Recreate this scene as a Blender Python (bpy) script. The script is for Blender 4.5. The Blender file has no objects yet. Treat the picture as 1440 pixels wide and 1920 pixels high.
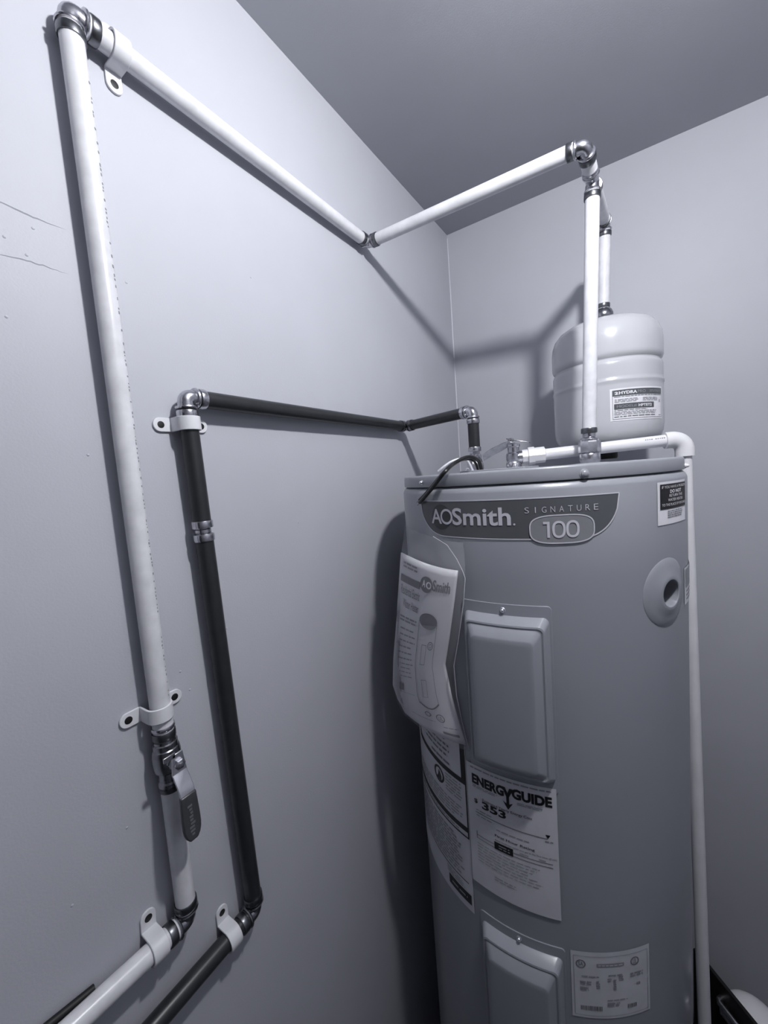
import bpy, bmesh, math, random
from mathutils import Vector as V, Matrix
random.seed(7)
sc = bpy.context.scene
col = sc.collection
PI = math.pi
K = 0.8                       # metres per survey unit (the survey took the pipes at 28 mm, they are 22 mm)
ZC = 1.52                     # camera height = height of the heater's top rim
# ------------------------------------------------------------------ camera
F, YAW, PIT, ROL = 746.09, -0.589416, -0.083618, -0.074146
_fw = V((math.sin(YAW)*math.cos(PIT), math.cos(YAW)*math.cos(PIT), math.sin(PIT)))
_r0 = _fw.cross(V((0, 0, 1))).normalized(); _u0 = _r0.cross(_fw)
RT = math.cos(ROL)*_r0 + math.sin(ROL)*_u0
UP = -math.sin(ROL)*_r0 + math.cos(ROL)*_u0
CAM = V((0, 0, ZC))
cd = bpy.data.cameras.new('camera'); cam = bpy.data.objects.new('camera', cd); col.objects.link(cam)
cd.sensor_fit = 'HORIZONTAL'; cd.sensor_width = 36.0; cd.lens = F/1440*36.0
cd.clip_start = 0.01
m = Matrix((RT, UP, -_fw)).transposed().to_4x4(); m.translation = CAM
cam.matrix_world = m
sc.camera = cam
# ------------------------------------------------------------------ world + exposure
w = bpy.data.worlds.new('world'); sc.world = w; w.use_nodes = True
w.node_tree.nodes['Background'].inputs[0].default_value = (.42, .44, .5, 1)
w.node_tree.nodes['Background'].inputs[1].default_value = .03
sc.view_settings.view_transform = 'Standard'; sc.view_settings.look = 'None'
sc.view_settings.exposure = 0.0; sc.view_settings.gamma = 1.0; sc.view_settings.use_curve_mapping = False
LAMP = V((.165*K, .42*K, ZC+.738*K))     # bare bulb on the ceiling, above the frame
LAMP_STRENGTH = 1120.0
# ------------------------------------------------------------------ survey helpers (pixel -> direction; distance from the wall / tank it touches)
def ray(x, y):
    return RT*((x-720)/F) + UP*((960-y)/F) + _fw
def onx(x, y, X):
    d = ray(x, y); return CAM + d*(X/d.x)
def ony(x, y, Y):
    d = ray(x, y); return CAM + d*(Y/d.y)
# ------------------------------------------------------------------ materials
def mat(name, c, rough=.5, metal=0., spec=.5, noise=0., nscale=30., bump=0., bscale=200., emit=None, coat=0.):
    M = bpy.data.materials.new(name); M.use_nodes = True
    nt = M.node_tree; b = nt.nodes['Principled BSDF']
    b.inputs['Base Color'].default_value = (*c, 1); b.inputs['Roughness'].default_value = rough
    b.inputs['Metallic'].default_value = metal; b.inputs['Specular IOR Level'].default_value = spec
    b.inputs['Coat Weight'].default_value = coat
    if noise or bump:
        tc = nt.nodes.new('ShaderNodeTexCoord')
    if noise:
        n = nt.nodes.new('ShaderNodeTexNoise'); n.inputs['Scale'].default_value = nscale; n.inputs['Detail'].default_value = 5
        nt.links.new(tc.outputs['Object'], n.inputs['Vector'])
        r = nt.nodes.new('ShaderNodeMapRange'); r.inputs[1].default_value = .3; r.inputs[2].default_value = .7
        r.inputs[3].default_value = 1-noise; r.inputs[4].default_value = 1+noise*.4
        nt.links.new(n.outputs['Fac'], r.inputs[0])
        mx = nt.nodes.new('ShaderNodeMix'); mx.data_type = 'RGBA'; mx.blend_type = 'MULTIPLY'; mx.inputs[0].default_value = 1
        mx.inputs[6].default_value = (*c, 1); nt.links.new(r.outputs[0], mx.inputs[7])
        nt.links.new(mx.outputs[2], b.inputs['Base Color'])
    if bump:
        n2 = nt.nodes.new('ShaderNodeTexNoise'); n2.inputs['Scale'].default_value = bscale; n2.inputs['Detail'].default_value = 3
        nt.links.new(tc.outputs['Object'], n2.inputs['Vector'])
        bp = nt.nodes.new('ShaderNodeBump'); bp.inputs['Strength'].default_value = bump; bp.inputs['Distance'].default_value = .002
        nt.links.new(n2.outputs['Fac'], bp.inputs['Height']); nt.links.new(bp.outputs[0], b.inputs['Normal'])
    if emit:
        b.inputs['Emission Color'].default_value = (*emit[0], 1); b.inputs['Emission Strength'].default_value = emit[1]
    return M
def wall_mat(name, c, rough, amt):
    M = mat(name, c, rough, spec=.22, noise=.05, nscale=4, bump=.08, bscale=420)
    nt = M.node_tree; b = nt.nodes['Principled BSDF']
    # large soft trowel waves on top of the fine roller stipple
    old = b.inputs['Normal'].links[0].from_node
    tc = [n for n in nt.nodes if n.bl_idname == 'ShaderNodeTexCoord'][0]
    n = nt.nodes.new('ShaderNodeTexNoise'); n.inputs['Scale'].default_value = 7; n.inputs['Detail'].default_value = 2
    nt.links.new(tc.outputs['Object'], n.inputs['Vector'])
    bp = nt.nodes.new('ShaderNodeBump'); bp.inputs['Strength'].default_value = amt; bp.inputs['Distance'].default_value = .01
    nt.links.new(n.outputs['Fac'], bp.inputs['Height']); nt.links.new(old.outputs[0], bp.inputs['Normal'])
    nt.links.new(bp.outputs[0], b.inputs['Normal'])
    return M
M = {
 'wall': wall_mat('wall_paint', (.455, .464, .512), .5, .10),
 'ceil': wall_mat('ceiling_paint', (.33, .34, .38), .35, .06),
 'floor': mat('floor_concrete', (.09, .095, .105), .7, noise=.3, nscale=12, bump=.3, bscale=60),
 'white': mat('white_pipe', (.66, .665, .70), .28, noise=.12, nscale=55),
 'pvc': mat('white_pvc', (.72, .72, .75), .3, noise=.06, nscale=30),
 'strap': mat('white_strap_plastic', (.68, .685, .72), .35, noise=.05, nscale=60),
 'dark': mat('dark_pipe', (.020, .022, .025), .36, noise=.2, nscale=70),
 'brass': mat('bright_fitting_metal', (.58, .58, .62), .24, 1., noise=.25, nscale=120, bump=.06, bscale=300),
 'ring': mat('dull_crimp_ring_metal', (.17, .175, .19), .34, 1., noise=.2, nscale=150),
 'valve': mat('valve_metal', (.32, .325, .35), .25, 1., noise=.25, nscale=120, bump=.1, bscale=300),
 'canister': mat('white_canister_plastic', (.90, .90, .93), .35),
 'steel': mat('steel', (.78, .78, .82), .28, 1.),
 'grip': mat('handle_vinyl_grip', (.05, .052, .058), .38, noise=.1, nscale=100),
 'gripmark': mat('worn_grip_marks', (.13, .135, .145), .5),
 'black': mat('black_plastic', (.004, .004, .005), .55),
 'blackw': mat('black_wire_sheath', (.008, .009, .009), .28),
 'whitew': mat('pale_wire_sheath', (.55, .55, .6), .35),
 'copper': mat('bare_wire', (.35, .35, .38), .35, 1.),
 'tank': mat('grey_tank_enamel', (.275, .287, .32), .28, noise=.04, nscale=6, coat=.1),
 'tanklid': mat('grey_lid_enamel', (.275, .287, .32), .30, noise=.05, nscale=9),
 'exp': mat('pale_expansion_tank_enamel', (.49, .50, .53), .22, noise=.04, nscale=8, coat=.3),
 'badge': mat('badge_grey_print', (.085, .09, .10), .3, noise=.05, nscale=20),
 'badgedk': mat('badge_dark_disc', (.03, .033, .036), .35),
 'badgelt': mat('badge_silver_print', (.52, .52, .57), .32),
 'badgemid': mat('badge_oval_grey', (.20, .205, .225), .32),
 'paper': mat('label_paper', (.57, .575, .62), .5, noise=.06, nscale=25),
 'paperw': mat('white_label', (.74, .74, .78), .45, noise=.04, nscale=40),
 'rating': mat('silver_grey_label', (.56, .57, .61), .4, noise=.08, nscale=40),
 'ink': mat('black_ink', (.008, .008, .010), .5),
 'inkg': mat('grey_ink', (.16, .165, .18), .5),
 'inkl': mat('pale_grey_ink', (.27, .275, .30), .5),
 'foam': mat('foam_plug', (.32, .32, .35), .8, bump=.5, bscale=500),
 'caulk': mat('caulk_bead', (.62, .62, .68), .4),
}
def glass_bag():
    m_ = bpy.data.materials.new('clear_plastic_film'); m_.use_nodes = True; nt = m_.node_tree
    b = nt.nodes['Principled BSDF']; out = nt.nodes['Material Output']
    b.inputs['Base Color'].default_value = (.5, .5, .55, 1); b.inputs['Roughness'].default_value = .14
    t = nt.nodes.new('ShaderNodeBsdfTransparent'); mx = nt.nodes.new('ShaderNodeMixShader'); mx.inputs[0].default_value = .2
    nt.links.new(t.outputs[0], mx.inputs[1]); nt.links.new(b.outputs[0], mx.inputs[2]); nt.links.new(mx.outputs[0], out.inputs[0])
    return m_
M['bag'] = glass_bag(); M['film_edge'] = mat('film_edge', (.42, .42, .46), .2)
# ------------------------------------------------------------------ object helpers
BASE = {}
def tag(o, label, cat, group=None):
    o['label'] = label; o['category'] = cat
    if group: o['group'] = group
    return o
def thing(name, label, cat, loc, group=None):
    o = bpy.data.objects.new(name, None); col.objects.link(o); o.location = loc; o.empty_display_size = .05
    BASE[o] = V(loc); return tag(o, label, cat, group)
class G:
    """gathers world-space vertices and faces for one mesh"""
    def __init__(s): s.v = []; s.f = []
    def add(s, vs, fs):
        o = len(s.v); s.v += [V(x) for x in vs]; s.f += [tuple(i+o for i in f) for f in fs]; return s
    def obj(s, name, mt, parent=None, label=None, origin=None, smooth=35, bevel=0):
        base = BASE[parent] if parent is not None else V(origin if origin is not None else (0, 0, 0))
        me = bpy.data.meshes.new(name); me.from_pydata([tuple(x-base) for x in s.v], [], s.f); me.validate()
        bm = bmesh.new(); bm.from_mesh(me); bmesh.ops.recalc_face_normals(bm, faces=bm.faces); bm.to_mesh(me); bm.free()
        me.materials.append(M[mt])
        if smooth:
            for p in me.polygons: p.use_smooth = True
            me.set_sharp_from_angle(angle=math.radians(smooth))
        o = bpy.data.objects.new(name, me); col.objects.link(o)
        if parent is not None: o.parent = parent
        else: o.location = base
        BASE[o] = base
        if label: o['label'] = label
        if bevel:
            b = o.modifiers.new('bevel', 'BEVEL'); b.width = bevel; b.segments = 2; b.limit_method = 'ANGLE'
        return o
    # ---- shapes
    def box(s, lo, hi):
        x0, y0, z0 = lo; x1, y1, z1 = hi
        return s.add([(x0,y0,z0),(x1,y0,z0),(x1,y1,z0),(x0,y1,z0),(x0,y0,z1),(x1,y0,z1),(x1,y1,z1),(x0,y1,z1)],
                     [(0,3,2,1),(4,5,6,7),(0,1,5,4),(1,2,6,5),(2,3,7,6),(3,0,4,7)])
    def obox(s, c, ax, ay, az):
        c = V(c); vs = [c+ax*i+ay*j+az*k for k in (-1, 1) for j in (-1, 1) for i in (-1, 1)]
        return s.add(vs, [(0,2,3,1),(4,5,7,6),(0,1,5,4),(1,3,7,5),(3,2,6,7),(2,0,4,6)])
    def sweep(s, pts, rad, n=16, cap=True):
        pts = [V(p) for p in pts]; N = len(pts)
        if not isinstance(rad, (list, tuple)): rad = [rad]*N
        tg = []
        for i in range(N):
            t = pts[min(i+1, N-1)]-pts[max(i-1, 0)]
            if t.length < 1e-9: t = tg[-1] if tg else V((0, 0, 1))
            tg.append(t.normalized())
        a = V((0, 0, 1)) if abs(tg[0].z) < .9 else V((1, 0, 0))
        x = tg[0].cross(a).normalized(); vs = []; fs = []
        for i in range(N):
            x = (x-tg[i]*x.dot(tg[i])).normalized(); y = tg[i].cross(x)
            for k in range(n):
                an = 2*PI*k/n; vs.append(pts[i]+(x*math.cos(an)+y*math.sin(an))*rad[i])
        for i in range(N-1):
            for k in range(n):
                k2 = (k+1) % n; fs.append((i*n+k, i*n+k2, (i+1)*n+k2, (i+1)*n+k))
        if cap:
            fs.append(tuple(range(n))[::-1]); fs.append(tuple((N-1)*n+k for k in range(n)))
        return s.add(vs, fs)
    def lathe(s, c, axis, prof, n=24, cap=True):
        """prof = [(radius, distance along axis)]"""
        axis = V(axis).normalized(); a = V((0, 0, 1)) if abs(axis.z) < .9 else V((1, 0, 0))
        x = axis.cross(a).normalized(); y = axis.cross(x); c = V(c); vs = []; fs = []
        for r, t in prof:
            for k in range(n):
                an = 2*PI*k/n; vs.append(c+axis*t+(x*math.cos(an)+y*math.sin(an))*r)
        for i in range(len(prof)-1):
            for k in range(n):
                k2 = (k+1) % n; fs.append((i*n+k, i*n+k2, (i+1)*n+k2, (i+1)*n+k))
        if cap:
            fs.append(tuple(range(n))[::-1]); fs.append(tuple((len(prof)-1)*n+k for k in range(n)))
        return s.add(vs, fs)
def arc_corner(C, d1, d2, r, n=8):
    """points of a round corner of size r between C+d1*r and C+d2*r"""
    A = C+d1*r; B = C+d2*r; out = []
    for i in range(n+1):
        t = i/n; out.append(A*(1-t)**2 + C*2*t*(1-t)*.9 + (A+B)*.5*2*t*(1-t)*.1 + B*t*t)
    return out
# ================================================================== THE ROOM
a = .62*K; D = 2.4099*.62*K; HC = ZC+1.448*.62*K
XR = .80; YF = -1.15
def slab(name, lo, hi, mt):
    o = G().box(lo, hi).obj(name, mt, smooth=0, origin=((lo[0]+hi[0])/2, (lo[1]+hi[1])/2, lo[2])); o['kind'] = 'structure'; return o
wl = slab('wall_left', (-a-.1, YF-.1, 0), (-a, D+.1, HC), 'wall')
slab('wall_back', (-a, D, 0), (XR, D+.1, HC), 'wall')
slab('wall_right', (XR, YF-.1, 0), (XR+.1, D+.1, HC), 'wall')
wf = G(); wf.box((-a, YF-.1, 0), (-.32, YF, HC)); wf.box((.44, YF-.1, 0), (XR, YF, HC)); wf.box((-.32, YF-.1, 2.03), (.44, YF, HC))
o = wf.obj('wall_front', 'wall', smooth=0); o['kind'] = 'structure'
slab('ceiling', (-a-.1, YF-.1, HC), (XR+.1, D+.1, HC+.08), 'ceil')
slab('floor', (-a-.1, YF-.5, -.08), (XR+.1, D+.1, 0), 'floor')
# painted caulk bead in the corner
n_ = 40; g = G(); g.sweep([V((-a+.0002+random.uniform(0, .0008), D-.0002-random.uniform(0, .0008), .02+(HC-.03)*i/n_)) for i in range(n_+1)], [.0016+random.uniform(-.0004, .0005) for _ in range(n_+1)], 8)
o = g.obj('trim_1', 'caulk'); o['kind'] = 'structure'
# old taping ridges and paint nibs on the left wall
def ridge(pxs, rad):
    pts = []
    for i in range(len(pxs)-1):
        for k in range(6):
            t = k/6; p = onx(pxs[i][0]*(1-t)+pxs[i+1][0]*t, pxs[i][1]*(1-t)+pxs[i+1][1]*t, -a); pts.append(p+V((-.0005, 0, random.uniform(-.0006, .0006))))
    pts.append(onx(*pxs[-1], -a)+V((-.0005, 0, 0)))
    N = len(pts); g = G().sweep(pts, [rad*(.35+.65*math.sin(PI*(i+.5)/N)) for i in range(N)], 6)
    return g.obj('plaster_ridge', 'wall', wl)
ridge([(-60, 352), (20, 386), (70, 410), (126, 431)], .0013)
ridge([(-50, 468), (35, 483), (80, 497), (132, 515)], .0012)
for px in ((62, 428), (8, 444), (50, 478), (165, 853), (425, 1178), (338, 1259), (356, 1293), (238, 1552), (135, 1698), (545, 1405), (12, 594), (237, 530), (470, 520), (560, 980)):
    c = onx(*px, -a); G().lathe(c, (1, 0, 0), [(.0019, -.0004), (.0013, .0003), (.0005, .0006)], 9).obj('paint_nib', 'wall', wl)
# ================================================================== CEILING LAMP (outside the frame, lights the scene)
lt = thing('ceiling_lamp', 'bare bulb in a round white lamp holder on the ceiling', 'lamp', (LAMP.x, LAMP.y, HC))
hz = HC-LAMP.z
G().lathe((LAMP.x, LAMP.y, HC), (0, 0, -1), [(.058, 0), (.058, .012), (.045, .026), (.026, .04), (.024, .055), (.02, .055)], 28).obj('lamp_holder', 'pvc', lt)
G().lathe((LAMP.x, LAMP.y, HC), (0, 0, -1), [(.014, .052), (.016, .06), (.019, hz-.018)], 20).obj('bulb_neck', 'pvc', lt)
M['bulb'] = mat('lit_bulb', (1, 1, 1), .4, emit=((.985, .985, 1.0), LAMP_STRENGTH))
rb = .024
G().lathe((LAMP.x, LAMP.y, LAMP.z), (0, 0, -1), [(rb*math.sin(t), -rb*math.cos(t)) for t in [.62+ (PI-.66)*i/7 for i in range(8)]], 14).obj('bulb', 'bulb', lt)
# ================================================================== PIPES
S = .023*K; XP = -a+S           # pipe axis stands 16 mm off the wall
RP = .0111
def U(v): return V(v).normalized()
def pipe(p, q, mt, parent, r=RP, n=20):
    return G().sweep([p, p+(q-p)*.5, q], r, n).obj('pipe', mt, parent)
def ring(c, axis, parent, r=RP, wdt=.0085, mt='ring'):
    g = G().lathe(c, axis, [(r-.001, -wdt/2), (r+.0013, -wdt/2), (r+.0017, -wdt/2+.001), (r+.0017, wdt/2-.001), (r+.0013, wdt/2), (r-.001, wdt/2)], 20)
    return g.obj('crimp_ring', mt, parent)
def elbow(C, d1, d2, parent, leg=.0135, re=.0100, mt='brass', rings=True, rmt='ring', pr=RP):
    d1 = U(d1); d2 = U(d2)
    pts = [C+d1*leg] + arc_corner(C, d1, d2, leg*.55, 8) + [C+d2*leg]
    g = G().sweep(pts, re, 18)
    for d in (d1, d2):
        g.lathe(C+d*(leg-.0005), d, [(re, -.0022), (re+.0028, -.0016), (re+.0034, 0), (re+.0028, .0014), (re*.8, .002)], 20)
    o = g.obj('elbow', mt, parent)
    if rings:
        for d in (d1, d2): ring(C+d*(leg+.0075), d, parent, pr, mt=rmt)
    return o
LEG = .0135
# ---- cold line (white)
TA = onx(127, 14, XP); J = onx(690, 464, XP)
WB = onx(352, 1722, XP)
TA.z = J.z = (TA.z+J.z)/2+.002
cw = thing('cold_water_pipe', 'white water pipe rising past a lever valve and crossing over to the heater', 'pipe', (XP, WB.y, WB.z))
LWd = U(onx(141, 1920, XP)-WB)
yE = J.y
E_ = ony(1097, 287, yE); E_.z = (E_.z+J.z)/2
T_ = ony(1111, 342, .985*K); L2 = ony(1134, 418, 1.23*K)
HXY = V((-.2335*K, .972*K)); HR = .2965*K
coldN = V((HXY.x+.129*K, HXY.y, ZC)); hotN = V((HXY.x-.129*K, HXY.y, ZC))
valveC = onx(313, 1418, XP)
up = U(TA-WB)
def along(p, q, d): return p+U(q-p)*d
vt = .031
pipe(along(WB, TA, LEG), valveC-up*vt*1.0, 'white', cw)
wp = pipe(valveC+up*vt*.75, along(TA, WB, LEG), 'white', cw)
pipe(along(WB, WB+LWd, LEG), WB+LWd*.42, 'white', cw)
elbow(WB, up, LWd, cw, mt='valve')
elbow(TA, -up, J-TA, cw, mt='brass')
pipe(along(TA, J, LEG), along(J, TA, LEG), 'white', cw)
elbow(J, TA-J, E_-J, cw)
pipe(along(J, E_, LEG), along(E_, J, LEG), 'white', cw)
elbow(E_, J-E_, T_-E_, cw)
pipe(along(E_, T_, LEG), along(T_, E_, .0145), 'white', cw)
cn_top = coldN+V((0, 0, .052))
# tee
dT = U(cn_top-T_); g = G()
g.sweep([T_+U(E_-T_)*.015, T_, T_+U(L2-T_)*.015], .0100, 18); g.sweep([T_, T_+dT*.016], .0100, 18)
for d in (U(E_-T_), U(L2-T_), dT):
    g.lathe(T_+d*.0145, d, [(.0100, -.0022), (.0124, -.0016), (.013, 0), (.0124, .0014), (.008, .002)], 20)
g.obj('tee', 'brass', cw)
ring(T_+dT*.022, dT, cw); ring(T_+U(L2-T_)*.022, L2-T_, cw); ring(T_+U(E_-T_)*.021, E_-T_, cw, wdt=.005, mt='brass')
pipe(T_+U(L2-T_)*.0145, along(L2, T_, LEG), 'white', cw)
pipe(T_+dT*.0145, cn_top, 'white', cw)
ring(cn_top+V((0, 0, .004)), (0, 0, 1), cw)
# cold union on the heater nipple
def union(c, parent, zb=.004):
    g = G().lathe(c, (0, 0, 1), [(.010, zb), (.0150, zb), (.0165, zb+.004), (.0165, zb+.013), (.0150, zb+.016)], 24)
    g.lathe(c, (0, 0, 1), [(.0150, zb+.016), (.0178, zb+.018), (.0178, zb+.034), (.0165, zb+.037)], 8)
    g.lathe(c, (0, 0, 1), [(.0145, zb+.036), (.0150, zb+.040), (.0135, zb+.0425), (.0105, zb+.044), (.0105, zb+.05)], 24)
    return g.obj('union_nut', 'brass', parent)
union(coldN, cw, .001)
# expansion tank drop
XS = 1.0443; EXC = V((-.088*XS*K, 1.197*XS*K))
exTop = V((EXC.x, EXC.y, ZC+.353*XS*K))
L2.x += 0
dn = U(V((EXC.x, EXC.y, exTop.z+.03))-L2)
elbow(L2, T_-L2, dn, cw)
nb = V((EXC.x, EXC.y, exTop.z+.0275))
pipe(L2+dn*LEG, nb, 'white', cw)
ring(nb+V((0, 0, .006)), dn, cw)
g = G().lathe(V((EXC.x, EXC.y, exTop.z)), (0, 0, 1), [(.010, .005), (.0165, .005), (.0185, .008), (.0190, .016), (.0170, .021), (.0155, .024), (.0130, .026), (.0105, .028)], 10)
g.obj('union_nut', 'valve', cw)
# ---- lever valve on the riser
n = V((1, 0, 0)); d = -up; side = U(d.cross(n))
vb = G()
vb.lathe(valveC, up, [(.0108, -vt-.004), (.0128, -vt-.003), (.0128, -vt+.003), (.0112, -vt+.005), (.0112, -.016), (.0145, -.013), (.0155, -.006), (.0155, .006), (.0145, .012), (.0135, .013), (.0135, .019), (.0120, .020), (.0120, .023)], 20)
vb.lathe(valveC, n, [(.0085, .005), (.0085, .018), (.0068, .020), (.0062, .025)], 8)
vb.obj('ball_valve', 'valve', cw)
vpart = [c for c in cw.children if c.name.startswith('ball_valve')][0]
ring(valveC+up*.0285, up, cw); ring(valveC+up*.0375, up, cw, wdt=.004, mt='brass'); ring(valveC-up*(vt+.004), up, cw, wdt=.008)
# handle: flat lever, cranked outwards, with a vinyl grip
cl = [(-.013, .0245), (.010, .0245), (.026, .0345), (.034, .0365), (.087, .0375)]
def strip(cl, hw, th, g):
    L = []
    for i, (s_, o_) in enumerate(cl):
        p = valveC+d*s_+n*o_
        w_ = hw[i]; L += [p-side*w_+n*th/2, p+side*w_+n*th/2, p+side*w_-n*th/2, p-side*w_-n*th/2]
    f = []
    for i in range(len(cl)-1):
        for k in range(4): f.append((i*4+k, i*4+(k+1) % 4, i*4+4+(k+1) % 4, i*4+4+k))
    f += [(0, 3, 2, 1), tuple((len(cl)-1)*4+k for k in range(4))]
    return g.add(L, f)
hd = strip(cl[:4], [.006, .0085, .0085, .0085], .0022, G()).obj('handle', 'steel', vpart, bevel=.0006)
gp = [(.0325, .0362)]+[(.034+.0535*i/10, .0366+.001*i/10) for i in range(11)]
wd = [.0088]+[.0092+.0012*min(1, i/5) for i in range(8)]+[.0098, .0082, .0045]
strip(gp, wd, .0052, G()).obj('handle_grip', 'grip', vpart, bevel=.0015)
gm = G()
for k in range(9):
    s_ = .046+.0042*k
    gm.obox(valveC+d*s_+n*.0399+side*random.uniform(-.001, .001), d*.0012, side*random.uniform(.0012, .003), n*.0002)
gm.obj('grip_print', 'gripmark', vpart, smooth=0)['kind'] = 'stuff'
G().lathe(valveC+n*.0235, n, [(.0062, 0), (.0062, .0055), (.005, .0065), (.003, .0068), (.003, .0085), (.001, .0088)], 6).obj('handle_nut', 'brass', vpart)
G().obox(valveC-d*.012+side*.009+n*.0245, d*.003, side*.0065, n*.0011).obj('stop_tab', 'brass', vpart, bevel=.0005)
# printed line of tiny marks on the riser (illegible at this size)
pm = G(); s_ = .06; vdir = U(V((1, .15, 0))-up*up.x)
mark_ang = math.radians(38)
mk = V((1, 0, 0))*math.cos(mark_ang)+V((0, 1, 0))*math.sin(mark_ang); tk = up.cross(mk)
Lr = (TA-valveC).length
s_ = .075
while s_ < Lr-.06:
    if random.random() < .8:
        l_ = random.uniform(.0008, .0024)
        pm.obox(valveC+up*s_+mk*(RP-.0001)+tk*random.uniform(-.0004, .0004), up*l_*.6, tk*random.uniform(.0005, .0011), mk*.0002)
    s_ += random.choice((.0035, .0042, .0052, .009))
pm.obj('pipe_print', 'inkl', wp, smooth=0)['kind'] = 'stuff'
# ---- hot line (dark)
HT = onx(347, 745, XP); J2 = onx(760, 800, XP); HB = onx(478, 1705, XP)
HT.z = J2.z = (HT.z+J2.z)/2
hw_ = thing('hot_water_pipe', 'dark plastic water pipe running up and along the wall to the heater', 'pipe', (XP, HB.y, HB.z))
LHd = U(onx(291, 1920, XP)-HB)
EH = ony(882, 771, HXY.y); EH.x = hotN.x; hn_top = hotN+V((0, 0, .042))
coup = HB+(HT-HB)*((onx(371, 997, XP).z-HB.z)/(HT.z-HB.z))
hu = U(HT-HB)
pipe(along(HB, HT, LEG), coup-hu*.004, 'dark', hw_); pipe(coup+hu*.004, along(HT, HB, LEG), 'dark', hw_)
G().lathe(coup, hu, [(.0090, -.012), (.0090, -.003), (.0098, -.002), (.0098, .002), (.0090, .003), (.0090, .012)], 20).obj('coupling', 'brass', hw_)
ring(coup-hu*.0085, hu, hw_, wdt=.009, mt='brass'); ring(coup+hu*.0085, hu, hw_, wdt=.009, mt='brass')
pipe(along(HB, HB+LHd, LEG), HB+LHd*.5, 'dark', hw_)
elbow(HB, hu, LHd, hw_, mt='valve', rmt='ring')
elbow(HT, -hu, J2-HT, hw_, rmt='brass')
pipe(along(HT, J2, LEG), along(J2, HT, LEG), 'dark', hw_)
elbow(J2, HT-J2, EH-J2, hw_)
pipe(along(J2, EH, LEG), along(EH, J2, LEG), 'dark', hw_)
elbow(EH, J2-EH, hn_top-EH, hw_, rmt='brass')
pipe(along(EH, hn_top, LEG), hn_top, 'dark', hw_)
ring(hn_top+V((0, 0, .003)), (0, 0, 1), hw_, mt='brass')
g = G().lathe(hotN, (0, 0, 1), [(.010, .001), (.0165, .001), (.0172, .004), (.0172, .016), (.0155, .019), (.0145, .022), (.014, .032), (.0105, .036), (.0105, .042)], 8)
g.obj('union_nut', 'brass', hw_)
# ---- straps
def strap(c, pd, label, hole=.0265, w=.0085, tabend=.0345, far=True):
    """c: point of the pipe axis, pd: pipe direction; screwed to the left wall"""
    o0 = V((-a, c.y, c.z)); pd = U(pd); nn = V((1, 0, 0)); cr = U(pd.cross(nn))
    if cr.z < -.5 or (abs(cr.z) < .5 and cr.y < 0): cr = -cr
    t = thing('pipe_strap', label, 'pipe strap', tuple(o0), 'pipe straps on the wall')
    ri = RP+.0006; ro = ri+.0026; g = G()
    # saddle
    out = [(-ro, .0004)]+[(-ro*math.cos(PI*i/14), S+ro*math.sin(PI*i/14)) for i in range(15)]+[(ro, .0004)]
    inn = [(-ri, .0004)]+[(-ri*math.cos(PI*i/14), S+ri*math.sin(PI*i/14)) for i in range(15)]+[(ri, .0004)]
    N = len(out); vs = []
    for s_ in (-1, 1):
        for q in out+inn: vs.append(o0+cr*q[0]+nn*q[1]+pd*w*s_)
    fs = []
    for i in range(N-1):
        fs += [(i, i+1, 2*N+i+1, 2*N+i), (N+i, 3*N+i, 3*N+i+1, N+i+1), (i, N+i, N+i+1, i+1), (2*N+i, 2*N+i+1, 3*N+i+1, 3*N+i)]
    fs += [(0, 2*N, 3*N, N), (N-1, 2*N-1, 4*N-1, 3*N-1)]
    g.add(vs, fs)
    g.obj('saddle', 'strap', t, bevel=.0006)
    for sgn in (-1, 1):
        g = G(); th = .003
        outl = [(ri, -w), (hole+.001, -w)]+[(hole+.001+w*math.sin(PI*i/10)*.95, -w*math.cos(PI*i/10)) for i in range(1, 10)]+[(hole+.001, w), (ri, w)]
        hl = []
        hr = .0042; n1 = len(outl); vs = []
        for h in (.0002, th):
            for q in outl: vs.append(o0+cr*sgn*q[0]+pd*q[1]+nn*h)
        fs = [tuple(range(n1)), tuple(range(n1, 2*n1))[::-1]]+[(i, (i+1) % n1, n1+(i+1) % n1, n1+i) for i in range(n1)]
        g.add(vs, fs); tb = g.obj('tab', 'strap', t, bevel=.0005)
        G().lathe(o0+cr*sgn*hole+nn*(th-.0006), nn, [(hr, 0), (hr, .0009), (hr*.8, .0011), (hr*.3, .0012)], 16).obj('screw', 'black', t)
    return t
strap(onx(299, 1334, XP), up, 'white strap over the white riser just above the lever valve')
strap(onx(221, 93, XP), J-TA, 'white strap on the upper white pipe next to its wall elbow')
strap(HT-hu*.0325, hu, 'white strap over the dark riser just below its top elbow')
strap(along(WB, WB+LWd, .037), LWd, 'white strap on the low white pipe below the lever valve')
strap(along(HB, HB+LHd, .039), LHd, 'white strap on the low dark pipe next to its bottom elbow')
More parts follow.
